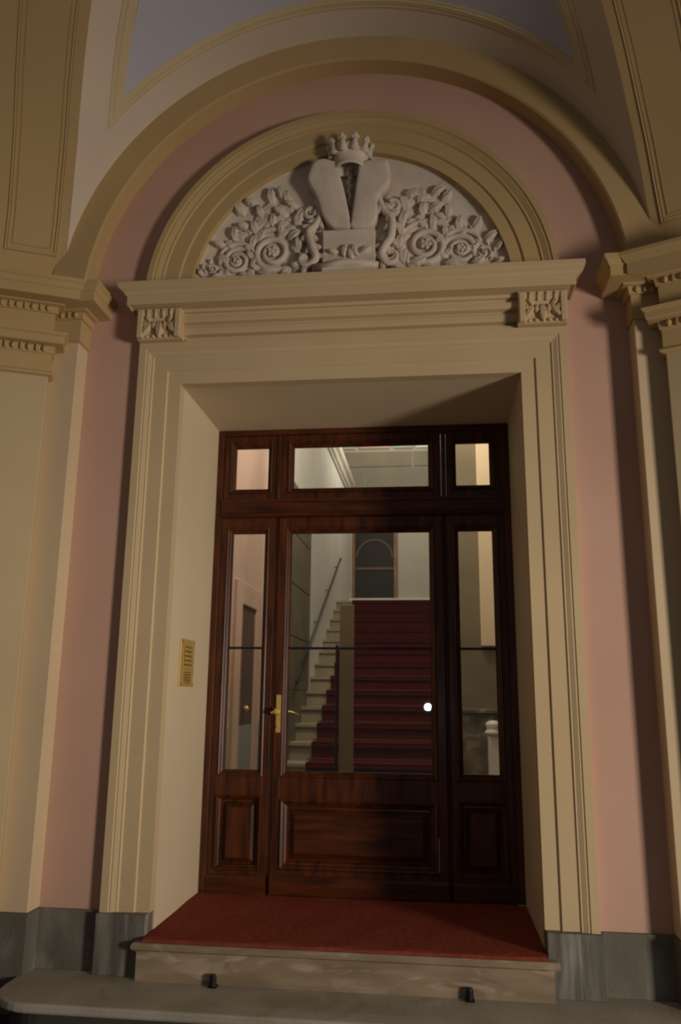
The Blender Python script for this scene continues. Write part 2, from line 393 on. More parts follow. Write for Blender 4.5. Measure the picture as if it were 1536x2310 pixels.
# ================================================================== PILASTERS
egg_me = mesh('egg_source', ball((0, 0, 0), 1.0, 8, 10), 'tan', smooth=True).data
bpy.data.objects.remove(bpy.data.objects['egg_source'])
dart_me = mesh('dart_source', box(-1, 1, -1, 1, -1, 1), 'tan').data
bpy.data.objects.remove(bpy.data.objects['dart_source'])
for s, side in ((-1, 'on the bell panel side of the door, sunlit angled shaft'), (1, 'on the shaded jamb side of the door')):
    root = empty('pilaster', (s*1.6, -0.1, ZS-0.17), 'beige plastered pilaster ' + ('standing beside the doorway on the bell panel side' if s < 0 else 'standing beside the doorway, opposite the bell panel'), 'pilaster', 'pilasters flanking the doorway')
    a, b = sorted((s*1.51, s*1.95))
    mesh('half_pilaster', box(a, b, -0.12, 0.05, 0.09, 3.30), 'pilpaint', root, bevel=0.004)
    mesh('plinth', box(min(s*1.50, s*1.95), max(s*1.50, s*1.95), -0.132, 0.04, ZS-0.17, 0.09), 'stone', root, bevel=0.004)
    E0 = Vector((s*1.630, -0.20)); u = Vector((s*cos(TH), -sin(TH))); nb = Vector((s*sin(TH), cos(TH)))   # nb points to the wall
    c = [E0, E0+u*0.52, E0+u*0.52+nb*0.4, E0+nb*0.4]
    def pr(z0, z1, o=0.0):
        q = [E0-u*o-nb*o, E0+u*0.52-nb*o, E0+u*0.52+nb*0.4, E0-u*o+nb*0.4]
        v = [(p.x, p.y, z) for z in (z0, z1) for p in q]
        return v, [(0, 1, 2, 3), (4, 5, 6, 7)]+[(i, (i+1) % 4, 4+(i+1) % 4, 4+i) for i in range(4)]
    mesh('shaft', pr(0.09, 2.83), 'shaft', root, bevel=0.005)
    mesh('shaft_plinth', pr(ZS-0.17, 0.09, 0.012), 'stone', root, bevel=0.005)
    wa = E0+u*0.50+nb*0.06; wb = E0+u*2.2+nb*0.06
    wv = [(p.x, p.y, z) for z in (ZS-0.4, 5.4) for p in (wa, wb, wb+nb*0.25, wa+nb*0.25)]
    tag(mesh('wall_west' if s < 0 else 'wall_east', (wv, [(0, 1, 2, 3), (4, 5, 6, 7)]+[(i, (i+1) % 4, 4+(i+1) % 4, 4+i) for i in range(4)]), 'shaft'),
        'sand plastered side wall beyond the pilaster, ' + ('bell panel side' if s < 0 else 'shaded jamb side'), 'wall', kind='structure')
    rs = E0+nb*0.0875
    # capital of the shaft
    path = [(rs.x+nb.x*0.1, rs.y+nb.y*0.1), tuple(E0), tuple(E0+u*0.52)]
    sd = -1 if s < 0 else 1
    cap = mesh('capital', sweep_plan(path, [(-0.03, 2.815), (0.004, 2.815), (0.02, 2.82), (0.026, 2.83), (0.02, 2.84), (0.008, 2.846), (0.008, 2.94), (0.018, 2.945), (0.022, 2.985),
                                          (0.065, 2.988), (0.072, 2.995), (0.072, 3.028), (0.084, 3.036), (0.088, 3.048), (-0.03, 3.048)], sd), 'tan', root)
    # entablature over shaft and half pilaster
    path2 = [(s*1.51, 0.02), (s*1.51, -0.12), (s*1.666, -0.12), tuple(E0), tuple(E0+u*0.52)]
    mesh('frieze', sweep_plan(path2, [(-0.05, 3.048), (0.012, 3.048), (0.012, 3.052), (0.008, 3.06), (0.008, 3.19), (-0.05, 3.19)], sd), 'tan', root)
    mesh('cornice', sweep_plan(path2, [(-0.05, 3.185), (0.018, 3.185), (0.024, 3.222), (0.05, 3.226), (0.055, 3.232), (0.13, 3.235), (0.13, 3.288), (0.138, 3.293),
                                      (0.150, 3.318), (0.16, 3.325), (0.16, 3.345), (-0.05, 3.352)], sd), 'tan', root)
    zr = math.atan2(u.y, u.x)
    def eggs(p, d, normal, z, n, step, start, rot, par, hz):
        for k in range(n):
            q = p+d*(start+k*step)+normal
            inst('egg', egg_me, (q.x, q.y, z), (0, 0, rot), (0.0145, 0.013, hz), par)
            q2 = p+d*(start+(k+0.5)*step)+normal
            inst('dart', dart_me, (q2.x, q2.y, z), (0, 0, rot), (0.0045, 0.008, hz*0.95), par)
    cor = [o for o in root.children if o.name.startswith('cornice')][0]
    eggs(E0, u, -nb*0.026, 3.206, 6, 0.08, 0.03, zr, cor, 0.018)
    eggs(E0, u, -nb*0.028, 2.966, 6, 0.08, 0.03, zr, cap, 0.019)
    eggs(Vector((s*1.51, -0.12)), Vector((s, 0)), Vector((0, -0.026)), 3.206, 2, 0.08, 0.02, 0, cor, 0.018)

# ================================================================== DOOR SURROUND
ds = empty('door_surround', (0, -0.03, ZS), 'cream moulded stone surround with cornice and carved consoles around the doorway', 'door surround')
AP = [(0.0, 0.05), (0.0, -0.018), (0.072, -0.018), (0.078, -0.028), (0.155, -0.028), (0.163, -0.036), (0.168, -0.034), (0.192, -0.044), (0.198, -0.042), (0.203, -0.048), (0.243, -0.048), (0.245, 0.05)]
def jamb(s):
    rows = []
    for z, mit in ((0.09, 0), (OH, 1)):
        rows.append([(s*(OW+u_), y, z+mit*u_) for u_, y in AP])
    return grid(rows, closev=True, caps=True)
mesh('jamb', jamb(-1), 'cream', ds); mesh('jamb', jamb(1), 'cream', ds)
mesh('lintel', grid([[(s*(OW+u_), y, OH+u_) for u_, y in AP] for s in (-1, 1)], closev=True, caps=True), 'cream', ds)
for s in (-1, 1):
    a, b = sorted((s*0.94, s*1.19))
    mesh('plinth_block', box(a, b, -0.068, 0.05, ZS, 0.09), 'stone_worn', ds, bevel=0.004)
fr = [(-0.05, 3.05), (0.03, 3.05), (0.03, 3.085), (0.014, 3.088), (0.014, 3.098), (0.046, 3.104), (0.052, 3.118), (0.052, 3.142), (0.046, 3.150), (0.046, 3.157), (0.080, 3.163), (0.084, 3.172), (0.084, 3.196), (0.050, 3.200), (0.050, 3.215), (-0.05, 3.215)]
mesh('frieze', sweep_plan([(-0.93, 0), (0.93, 0)], fr, 1), 'cream', ds)
cp = [(-0.06, 3.205), (0.040, 3.205), (0.042, 3.222), (0.060, 3.226), (0.064, 3.242), (0.146, 3.244), (0.148, 3.236), (0.155, 3.236), (0.155, 3.288), (0.165, 3.294), (0.170, 3.308), (0.190, 3.322), (0.200, 3.332), (0.200, 3.356), (-0.06, 3.372)]
mesh('cornice', sweep_plan([(-1.066, 0.02), (-1.066, -0.02), (1.066, -0.02), (1.066, 0.02)], cp, 1), 'cream', ds)
mesh('console_backing', join(box(-1.185, -0.92, -0.03, 0.05, 3.06, 3.22), box(0.92, 1.185, -0.03, 0.05, 3.06, 3.22)), 'cream', ds)
for s in (-1, 1):
    x0, x1 = sorted((s*0.925, s*1.182))
    rows = [[(x, y, z) for y, z in ((0, 3.066), (-0.085, 3.066), (-0.092, 3.072), (-0.088, 3.11), (-0.095, 3.16), (-0.112, 3.205), (-0.118, 3.236), (0, 3.236))] for x in (x0, x1)]
    con = mesh('console', grid(rows, closev=True, caps=True), 'cream', ds)
    xc = (x0+x1)/2
    for k, dx in enumerate((-0.108, 0.108)):                          # plain side fillets
        mesh('side_fillet', box(xc+dx-0.016, xc+dx+0.016, -0.122, -0.05, 3.068, 3.234), 'cream', con, bevel=0.005)
    for dx, a0, ln, wd, cu in ((0, -pi/2, 0.105, 0.05, 0), (-0.05, -pi/2-0.25, 0.095, 0.042, -0.6), (0.05, -pi/2+0.25, 0.095, 0.042, 0.6), (-0.045, pi/2+0.5, 0.05, 0.03, 0.9), (0.045, pi/2-0.5, 0.05, 0.03, -0.9)):
        v, f = leaf(xc+dx, 3.175 if ln > 0.06 else 3.16, a0, ln, wd, cu, 0.032, -0.088, 4)
        mesh('leaf', (v, f), 'cream', con, smooth=True)
    for dx, z_, a0 in ((-0.07, 3.125, 2.2), (0.07, 3.125, 0.9), (-0.025, 3.12, 2.0), (0.025, 3.12, 1.1), (-0.078, 3.10, 4.0), (0.078, 3.10, 5.4), (0.0, 3.185, 1.57)):
        mesh('leaf', leaf(xc+dx, z_, a0, 0.048, 0.030, 0.8*(1 if dx > 0 else -1), 0.026, -0.09, 3), 'cream', con, smooth=True)
    for dx in (-0.066, -0.022, 0.022, 0.066):
        mesh('flute', tube([(xc+dx, -0.106, 3.185), (xc+dx, -0.116, 3.232)], 0.011, 8), 'cream', con, smooth=True)
    for dx in (-0.07, -0.035, 0.0, 0.035, 0.07):
        mesh('bead', ball((xc+dx, -0.093, 3.080), (0.013, 0.013, 0.010)), 'cream', con, smooth=True)

# ================================================================== LUNETTE
LZ = 3.31
lun = empty('lunette', (0, -0.02, LZ), 'half round lunette above the cornice, cream archivolt around a stucco field', 'lunette')
mesh('archivolt', arc_sweep([(0.918, 0.06), (0.918, -0.030), (0.985, -0.030), (0.992, -0.042), (1.075, -0.042), (1.083, -0.052), (1.092, -0.050), (1.122, -0.066), (1.128, -0.062), (1.136, -0.072), (1.168, -0.072), (1.172, 0.06)], 0, LZ, 0, pi, 72), 'tan', lun)
mesh('field', arc_sweep([(0.02, 0.022), (0.86, 0.022), (0.905, 0.016), (0.93, 0.01), (0.93, 0.06), (0.02, 0.06)], 0, LZ, 0, pi, 72), 'relief', lun)

# coat of arms
YB = 0.022
ca = empty('coat_of_arms', (0.01, -0.02, 3.4), 'white stucco coat of arms with two rounded shields under a crown', 'relief')
SHL = [(-0.065, 4.121), (-0.095, 4.14), (-0.144, 4.154), (-0.192, 4.14), (-0.221, 4.084), (-0.231, 4.024), (-0.189, 3.942), (-0.163, 3.868), (-0.143, 3.802), (-0.095, 3.737), (-0.047, 3.724), (0.012, 3.726), (0.013, 3.762), (0.005, 3.827), (-0.023, 3.967), (-0.045, 4.053)]
SHR = [(0.068, 4.105), (0.11, 4.123), (0.163, 4.129), (0.222, 4.123), (0.24, 4.092), (0.246, 4.007), (0.222, 3.955), (0.190, 3.928), (0.170, 3.894), (0.171, 3.816), (0.164, 3.77), (0.137, 3.728), (0.085, 3.718), (0.020, 3.726), (0.019, 3.762), (0.029, 3.844), (0.047, 3.974), (0.059, 4.057)]
mesh('shield', slab_outline(smooth_loop(SHL, 4), YB, -0.052, 0.013, 0.10, 3.72, 0.003), 'relief', ca, smooth=True)
mesh('shield', slab_outline(smooth_loop(SHR, 4), YB, -0.052, 0.013, 0.10, 3.72, 0.003), 'relief', ca, smooth=True)
cur = []
for k in range(9):
    t = k/8; cur.append(ball((0.006+0.004*(-1)**k, 0.0-0.012*(1-t), 4.13-0.235*t), (0.021*(1-0.7*t), 0.02, 0.02), 6, 8))
mesh('garland', join(*cur), 'relief', ca, smooth=True)
# crown: hollow flaring ring, open below, with ball-tipped points
cr = []
rows = []
CC = (0.012, -0.055)
for rr_, zz in ((0.080, 4.095), (0.092, 4.093), (0.096, 4.106), (0.090, 4.116), (0.088, 4.126), (0.092, 4.158), (0.106, 4.190), (0.114, 4.206), (0.104, 4.206), (0.080, 4.150), (0.078, 4.11)):
    rows.append([(CC[0]+rr_*cos(2*pi*k/40), CC[1]+0.75*rr_*sin(2*pi*k/40), zz+(0.014*cos(5*(2*pi*k/40+pi/2)) if zz > 4.18 else 0)-0.012*(cos(2*pi*k/40)**2)) for k in range(40)])
crown = mesh('crown', grid(rows, closeu=True, closev=True), 'relief', ca, smooth=True)
for k in range(10):
    a = 2*pi*(k+0.5)/10+pi/2
    p0 = Vector((CC[0]+0.100*cos(a), CC[1]+0.076*sin(a), 4.170)); p1 = Vector((CC[0]+0.124*cos(a), CC[1]+0.094*sin(a), 4.236+0.014*abs(sin(a))))
    mesh('crown_point', join(tube([p0, (p0+p1)/2, p1], [0.030, 0.019, 0.013], 8), ball(p1, 0.019, 6, 8), ball(p1+Vector((-0.015*sin(a), 0.01*cos(a), -0.008)), 0.012, 6, 8),
                             ball(p1+Vector((0.015*sin(a), -0.01*cos(a), -0.008)), 0.012, 6, 8), ball(p1+Vector((0, 0, 0.016)), 0.011, 6, 8)), 'relief', crown, smooth=True)
# pedestal and scroll supports
rows = [[(x, y, z) for y, z in ((YB, 3.36), (-0.075, 3.36), (-0.075, 3.47), (-0.06, 3.485), (-0.045, 3.53), (-0.035, 3.56), (-0.038, 3.68), (-0.052, 3.69), (-0.056, 3.708), (YB, 3.712))] for x in (-0.142, 0.156)]
ped = mesh('pedestal', grid(rows, closev=True, caps=True), 'relief', ca, bevel=0.004)
mesh('base_scroll', join(tube([(-0.175, -0.055, 3.475), (-0.05, -0.072, 3.485), (0.0, -0.075, 3.49), (0.06, -0.072, 3.485), (0.176, -0.055, 3.472)], 0.022, 8)), 'relief', ca, smooth=True)
for x, z, a, l_ in ((-0.012, 3.62, -pi/2-0.25, 0.085), (0.028, 3.62, -pi/2+0.2, 0.085), (-0.05, 3.57, pi-0.3, 0.06), (0.07, 3.57, 0.2, 0.07), (0.015, 3.60, -pi/2, 0.09)):
    mesh('leaf', leaf(x, z, a, l_, 0.035, 0.4, 0.03, -0.036), 'relief', ped, smooth=True)
STL = [(-0.186, 3.94), (-0.163, 3.839), (-0.191, 3.763), (-0.226, 3.719), (-0.205, 3.629), (-0.182, 3.555), (-0.212, 3.515), (-0.255, 3.515), (-0.275, 3.550), (-0.255, 3.578), (-0.238, 3.556)]
STR = [(0.178, 3.935), (0.205, 3.84), (0.250, 3.78), (0.246, 3.666), (0.214, 3.610), (0.192, 3.550), (0.225, 3.50), (0.27, 3.515), (0.275, 3.565), (0.24, 3.575)]
for st in (STL, STR):
    p = smooth_line(st, 5); n = len(p)
    mesh('support_scroll', tube([(x, -0.012-0.02*sin(pi*i/n), z) for i, (x, z) in enumerate(p)], [0.014+0.011*sin(pi*min(1, 1.25*i/n))*(1-0.35*i/n) for i in range(n)], 10), 'relief', ca, smooth=True)
    sg = -1 if st is STL else 1
    for i in range(3, n-14, 4):
        (xa, za), (xb, zb) = p[i], p[i+1]
        a = math.atan2(zb-za, xb-xa)
        for dd_ in (-0.5, 0.5):
            mesh('leaf', leaf(xa, za+0.01, a+dd_, 0.075, 0.040, dd_*1.2, 0.034, 0.0, 3), 'relief', ca, smooth=True)
mesh('volute', spiral(-0.222, 3.852, 0.036, 1.3, R(60), 1, 0.017, 0.0), 'relief', ca, smooth=True)
mesh('volute', spiral(0.256, 3.868, 0.042, 1.3, R(120), -1, 0.017, 0.0), 'relief', ca, smooth=True)

# scrolling foliage either side
sl = empty('scroll_relief', (-0.55, 0.0, 3.45), 'stucco scrolling foliage in the lunette field, on the bell panel side of the shields', 'relief', 'foliage reliefs in the lunette')
sr = empty('scroll_relief', (0.55, 0.0, 3.45), 'stucco scrolling foliage in the lunette field, away from the bell panel side', 'relief', 'foliage reliefs in the lunette')
for par, sg, SP in ((sl, -1, [(-0.440, 3.625, 0.108), (-0.651, 3.585, 0.078), (-0.800, 3.535, 0.045)]), (sr, 1, [(0.440, 3.622, 0.108), (0.636, 3.586, 0.085), (0.765, 3.560, 0.048)])):
    for i, (x, z, r_) in enumerate(SP):
        d = (1 if i % 2 == 0 else -1)*sg
        a0 = R(-90) if i % 2 == 0 else R(90)
        mesh('spiral', spiral(x, z, r_, 1.9 if i < 2 else 1.4, a0, d, 0.021 if i == 0 else 0.017 if i == 1 else 0.012, YB, tail=((x-sg*r_*1.5, z-r_*0.6), (x-sg*r_*0.8, z-r_*(0.95 if i % 2 == 0 else -0.8)))), 'relief', par, smooth=True)
        for q in range(6):                                         # leaves curling off each spiral
            a = R(60*q+20)+0.3*i
            ox, oz = x+cos(a)*r_*1.0, z+sin(a)*r_*1.0
            mesh('leaf', leaf(ox, oz, a+0.8*d, r_*0.75, r_*0.42, 1.1*d, 0.028, YB, 2), 'relief', par, smooth=True)
        mesh('rosette', join(*[ball((x+r_*0.20*cos(t), YB-0.024, z+r_*0.20*sin(t)), (r_*0.13, 0.014, r_*0.13), 5, 8) for t in [2*pi*j/5 for j in range(5)]]), 'relief', par, smooth=True)
LL = [(-0.607, 3.885, 2.7, .09), (-0.53, 3.93, 2.4, .085), (-0.45, 3.94, 2.0, .09), (-0.384, 3.955, 1.6, .085), (-0.345, 3.93, 2.2, .08), (-0.30, 3.90, 2.3, .075), (-0.44, 3.79, 1.9, .07), (-0.404, 3.735, 1.2, .06), (-0.536, 3.748, 2.2, .08), (-0.58, 3.79, 2.6, .07),
      (-0.667, 3.715, 1.9, .075), (-0.72, 3.675, 2.5, .07), (-0.349, 3.70, 0.9, .08), (-0.293, 3.62, 1.3, .08), (-0.30, 3.78, 1.6, .10), (-0.36, 3.85, 2.2, .09), (-0.528, 3.49, 0.2, .08), (-0.72, 3.485, 3.0, .07), (-0.845, 3.49, 2.4, .05), (-0.33, 3.50, 0.2, .08), (-0.50, 3.85, 2.3, .08)]
RL = [(0.32, 3.945, 0.3, .09), (0.38, 3.93, -0.4, .08), (0.477, 3.93, 0.9, .085), (0.53, 3.91, 0.3, .07), (0.43, 3.80, 1.9, .08), (0.473, 3.72, 1.2, .08), (0.307, 3.74, 1.7, .09), (0.301, 3.68, 1.4, .08), (0.628, 3.70, 1.8, .08), (0.70, 3.71, 0.6, .08),
      (0.775, 3.635, 0.8, .075), (0.344, 3.52, -0.2, .09), (0.536, 3.495, 0.2, .09), (0.688, 3.49, 0.1, .08), (0.82, 3.49, 0.6, .05), (0.40, 3.88, 1.0, .09), (0.46, 3.84, 0.6, .08), (0.33, 3.83, 1.5, .10), (0.29, 3.60, 1.8, .08), (0.56, 3.79, 1.2, .07), (0.83, 3.57, 1.0, .05)]
SPS = {-1: [(-0.440, 3.625, 0.108), (-0.651, 3.585, 0.078), (-0.800, 3.535, 0.045)], 1: [(0.440, 3.622, 0.108), (0.636, 3.586, 0.085), (0.765, 3.560, 0.048)]}
ENV = [(0.20, 3.93), (0.30, 3.975), (0.42, 3.985), (0.52, 3.955), (0.62, 3.86), (0.70, 3.75), (0.80, 3.64), (0.87, 3.52)]
for par, LV, sg in ((sl, LL, -1), (sr, RL, 1)):
    for i, (x, z, a, l_) in enumerate(LV):
        mesh('leaf', leaf(x, z, a, l_*1.15, l_*0.72, (0.9 if i % 2 else -0.9), 0.042, YB, 3), 'relief', par, smooth=True)
    ax = 0.27
    while ax < 0.86:
        z = 3.47
        while z < lerp_tab(ENV, ax)-0.05:
            x = sg*(ax+random.uniform(-0.015, 0.015)); zz = z+random.uniform(-0.015, 0.015)
            c = min(SPS[sg], key=lambda q: math.hypot(q[0]-x, q[1]-zz)-q[2])
            d = math.hypot(c[0]-x, c[1]-zz)
            if d > c[2]*1.05:
                t = math.atan2(zz-c[1], x-c[0])+sg*(pi/2-0.5)
                l_ = random.uniform(0.065, 0.10)
                mesh('leaf', leaf(x, zz, t, l_, l_*random.uniform(0.5, 0.7), sg*random.uniform(0.5, 1.5), random.uniform(0.016, 0.03), YB, random.choice((2, 3, 4))), 'relief', par, smooth=True)
            z += 0.062
        ax += 0.058
    for (x, z, r_) in SPS[sg][:2]:                                    # arching stems above the spirals
        pts = [(x+1.45*r_*cos(t), YB-0.012, z+1.4*r_*sin(t)) for t in [R(20+14*k) if sg > 0 else R(160-14*k) for k in range(11)]]
        mesh('stem', tube(pts, [0.008+0.008*sin(pi*k/10) for k in range(11)], 8), 'relief', par, smooth=True)

# ================================================================== ENTRANCE DOOR
D = empty('door_1', (0, 0.84, 0), 'dark mahogany glazed entrance door with sidelights and transom', 'door', kind='structure')
DY = 0.81
def frame_bar(x0, x1, z0, z1, y0=DY-0.01, y1=DY+0.075, nm='frame_member', mt='wood', par=None, bev=0.006):
    return mesh(nm, box(x0, x1, y0, y1, z0, z1), mt, par or D, bevel=bev)
frame_bar(-OW, -0.895, 0, OH, nm='frame_jamb'); frame_bar(0.895, OW, 0, OH, nm='frame_jamb')
mesh('threshold', box(-0.89, 0.89, DY+0.03, DY+0.08, -0.016, 0.03), 'woodh', D)
frame_bar(-0.895, 0.895, 2.782, OH, nm='frame_head', mt='woodh')
tr = frame_bar(-0.895, 0.895, 2.232, 2.348, nm='transom_rail', mt='woodh')
mesh('moulding', sweep_plan([(-0.895, DY-0.01), (0.895, DY-0.01)], [(-0.01, 2.235), (0.012, 2.238), (0.018, 2.25), (0.008, 2.262), (0.008, 2.318), (0.02, 2.33), (0.022, 2.345), (-0.01, 2.348)], 1), 'woodh', tr)
for x in (-0.527, 0.527):
    frame_bar(x-0.014, x+0.014, 2.348, 2.782, nm='mullion')
    frame_bar(x-0.010, x+0.010, 0.0, 2.232, nm='mullion', y0=DY+0.005, bev=0.009)
SASH = [(0.0, DY+0.055), (0.0, DY+0.002), (0.008, DY-0.004)]
def sash(x0, x1, z0, z1, gx0, gx1, gz0, gz1, nm, par, mt='wood'):
    """rectangular sash x0..x1, z0..z1 around a glazed opening gx0..gx1, gz0..gz1 with a stepped glazing moulding"""
    y0, y1 = DY, DY+0.05
    mo = 0.034
    ix0, ix1, iz0, iz1 = gx0-mo, gx1+mo, gz0-mo, gz1+mo
    sx = join(box(x0, ix0, y0, y1, z0, z1), box(ix1, x1, y0, y1, z0, z1))
    rl = join(box(ix0, ix1, y0, y1, z0, iz0), box(ix0, ix1, y0, y1, iz1, z1))
    s_ = mesh(nm, join(sx, rl), mt, par, bevel=0.003)
    return s_
def glazing_moulding(gx0, gx1, gz0, gz1, par):
    mo = 0.034
    return mesh('glazing_moulding', sweep_rect(gx0-mo, gx1+mo, gz0-mo, gz1+mo, [(0, DY+0.04), (0, DY-0.006), (0.006, DY-0.010), (0.014, DY-0.004), (0.018, DY+0.006), (0.026, DY+0.012), (0.034, DY+0.022), (0.034, DY+0.04)]), 'wood', par)
def pane(x0, x1, z0, z1, par):
    return tag(mesh('pane', box(x0-0.004, x1+0.004, DY+0.024, DY+0.029, z0-0.004, z1+0.004), 'glass', par), 'clear glass pane')
# transom lights
for gx0, gx1, x0, x1 in ((-0.818, -0.605, -0.893, -0.543), (-0.434, 0.431, -0.511, 0.511), (0.607, 0.815, 0.543, 0.893)):
    s_ = sash(x0, x1, 2.350, 2.780, gx0, gx1, 2.425, 2.701, 'transom_light', D)
    glazing_moulding(gx0, gx1, 2.425, 2.701, s_); pane(gx0, gx1, 2.425, 2.701, s_)
def raised_panel(x0, x1, z0, z1, par, narrow=False):
    q = 0.6 if narrow else 1.0
    mesh('panel_moulding', sweep_rect(x0, x1, z0, z1, [(0, DY+0.04), (0, DY-0.010), (0.010*q, DY-0.018), (0.022*q, DY-0.010), (0.028*q, DY+0.004), (0.040*q, DY+0.010), (0.046*q, DY+0.022), (0.046*q, DY+0.04)]), 'wood', par)
    a = 0.046*q; b = 0.090*q if not narrow else 0.066
    rows = [[(x0+i, y, z0+i), (x1-i, y, z0+i), (x1-i, y, z1-i), (x0+i, y, z1-i)] for i, y in ((a-0.006, DY+0.04), (a-0.006, DY+0.026), (a+0.012, DY+0.024), (b-0.004, DY+0.004), (b, DY-0.002))]
    mesh('panel', grid(rows, closev=True, caps=True), 'woodh' if not narrow else 'wood', par)
# sidelights
for s in (-1, 1):
    x0, x1 = sorted((s*0.8945, s*0.5375)); g0, g1 = sorted((s*0.818, s*0.611))
    sd_ = mesh('sidelight', join(box(x0, g0-0.034, DY, DY+0.05, 0.0, 2.23), box(g1+0.034, x1, DY, DY+0.05, 0.0, 2.23), box(g0-0.034, g1+0.034, DY, DY+0.05, 2.164, 2.23),
                                 box(g0-0.034, g1+0.034, DY, DY+0.05, 0.535, 0.651), box(g0-0.034, g1+0.034, DY, DY+0.05, 0.0, 0.135)), 'wood', D, bevel=0.003)
    glazing_moulding(g0, g1, 0.685, 2.13, sd_)
    pane(g0, g1, 1.412, 2.13, sd_); pane(g0, g1, 0.685, 1.402, sd_)
    mesh('glazing_bar', box(g0-0.002, g1+0.002, DY+0.012, DY+0.038, 1.400, 1.414), 'iron', sd_)
    raised_panel(g0-0.034, g1+0.034, 0.128, 0.540, sd_, True)
    mesh('base_moulding', sweep_plan([(x0, DY), (x1, DY)], [(-0.005, 0.0), (0.014, 0.0), (0.014, 0.085), (0.006, 0.10), (-0.005, 0.104)], 1), 'woodh', sd_)
# leaf
LX = 0.5165
lf = mesh('door_leaf', join(box(-LX, -0.470, DY-0.004, DY+0.05, 0.004, 2.228), box(0.463, LX, DY-0.004, DY+0.05, 0.004, 2.228), box(-0.470, 0.463, DY-0.004, DY+0.05, 2.162, 2.228),
                            box(-0.470, 0.463, DY-0.004, DY+0.05, 0.525, 0.648), box(-0.470, 0.463, DY-0.004, DY+0.05, 0.004, 0.142)), 'wood', D, bevel=0.003)
glazing_moulding(-0.436, 0.429, 0.682, 2.128, lf)
pane(-0.436, 0.429, 1.412, 2.128, lf); pane(-0.436, 0.429, 0.682, 1.402, lf)
mesh('glazing_bar', box(-0.438, 0.431, DY+0.012, DY+0.038, 1.400, 1.414), 'iron', lf)
raised_panel(-0.466, 0.462, 0.138, 0.528, lf)
mesh('base_moulding', sweep_plan([(-LX, DY-0.004), (LX, DY-0.004)], [(-0.005, 0.006), (0.014, 0.006), (0.014, 0.09), (0.006, 0.105), (-0.005, 0.11)], 1), 'woodh', lf)
hx = -0.488
hd = mesh('handle', join(box(hx-0.014, hx+0.014, DY-0.011, DY-0.004, 0.905, 1.125), tube([(hx, DY-0.01, 1.028), (hx, DY-0.05, 1.028)], [0.016, 0.010], 10),
                         tube([(hx+0.004, DY-0.05, 1.028), (hx-0.02, DY-0.056, 1.026), (hx-0.036, DY-0.056, 1.02)], [0.012, 0.009, 0.006], 8), ball((hx, DY-0.052, 1.028), 0.0235, 8, 12),
                         tube([(hx, DY-0.012, 0.94), (hx, DY-0.020, 0.94)], 0.008, 8)), 'brass', lf, smooth=False)
tag(hd, 'brass knob on a long back plate')
ih = mesh('inner_handle', join(tube([(-0.475, DY+0.05, 1.02), (-0.475, DY+0.10, 1.02), (-0.43, DY+0.105, 1.018), (-0.385, DY+0.10, 1.0)], 0.011, 8)), 'brass', lf, smooth=True)

# ================================================================== STEP, CARPET, SMALL THINGS
st = empty('door_step', (0, -0.1, ZS), 'brown veined marble step in front of the doorway, under the red carpet', 'step')
mesh('riser', box(-0.958, 0.958, -0.115, 0.7, ZS, -0.052), 'marble', st)
mesh('tread', sweep_plan([(-0.965, 0.75), (-0.965, -0.10), (0.965, -0.10), (0.965, 0.75)], [(-0.30, -0.058), (0.006, -0.058), (0.012, -0.052), (0.020, -0.045), (0.022, -0.030), (0.014, -0.018), (-0.30, -0.016)], 1), 'marble', st)
mesh('tread_bed', box(-0.936, 0.936, -0.10, 0.88, -0.06, -0.017), 'marble', st)
ct = []
rows = []
for i in range(41):
    x = -0.934+1.868*i/40
    row = []
    for j, (y, z) in enumerate([(0.80, 0.0), (0.60, 0.002), (0.40, -0.001), (0.20, 0.001), (0.0, 0.0), (-0.08, 0.0), (-0.108, -0.002), (-0.115, -0.008), (-0.113, -0.0155)]):
        row.append((x, y+0.004*sin(i*0.7)*(1 if j > 5 else 0), z+0.0012*sin(i*0.9+j*1.7)))
    rows.append(row)
v, f = grid(rows); 
tag(mesh('carpet', join((v, f), box(-0.934, 0.934, -0.09, 0.80, -0.0155, -0.004)), 'carpet', smooth=False), 'dark red entrance carpet lying on the step in front of the door', 'carpet')
for x, lb in ((-0.578, 'small dark iron stop at the foot of the marble step, nearer the bell panel'), (0.586, 'small dark iron stop at the foot of the marble step, nearer the shaded jamb')):
    pg = empty('iron_stop', (x, -0.15, ZS), lb, 'stop', 'iron stops under the step')
    mesh('post', tube([(x, -0.138, ZS), (x, -0.138, ZS+0.042), (x, -0.138, ZS+0.052)], [0.017, 0.016, 0.012], 12), 'iron', pg)
    mesh('base_plate', box(x-0.020, x+0.020, -0.158, -0.116, ZS, ZS+0.005), 'iron', pg)
    mesh('bracket', box(x-0.010, x+0.010, -0.14, -0.113, ZS+0.01, ZS+0.04), 'iron', pg)
# bell panel on the reveal
bp = empty('bell_panel', (-OW, 0.30, 1.17), 'brass doorbell panel with name buttons on the cream reveal', 'doorbell panel')
def by(yc, w_, z0, z1, t0, t1): return box(-OW+t0, -OW+t1, yc-w_/2, yc+w_/2, z0, z1)
Y0, Y1 = 0.222, 0.468
mesh('plate', box(-OW, -OW+0.010, Y0, Y1, 1.165, 1.425), 'brass', bp, bevel=0.004)
mesh('button_field', box(-OW+0.009, -OW+0.013, Y0+0.062, Y1-0.055, 1.262, 1.385), 'brassd', bp)
for k in range(5):
    z = 1.369-0.0245*k
    b_ = mesh('name_button', box(-OW+0.012, -OW+0.018, Y0+0.068, Y1-0.062, z-0.0085, z+0.0085), 'brass', bp, bevel=0.002)
sp = mesh('speaker', box(-OW+0.009, -OW+0.013, Y0+0.066, Y1-0.062, 1.185, 1.245), 'brassd', bp)
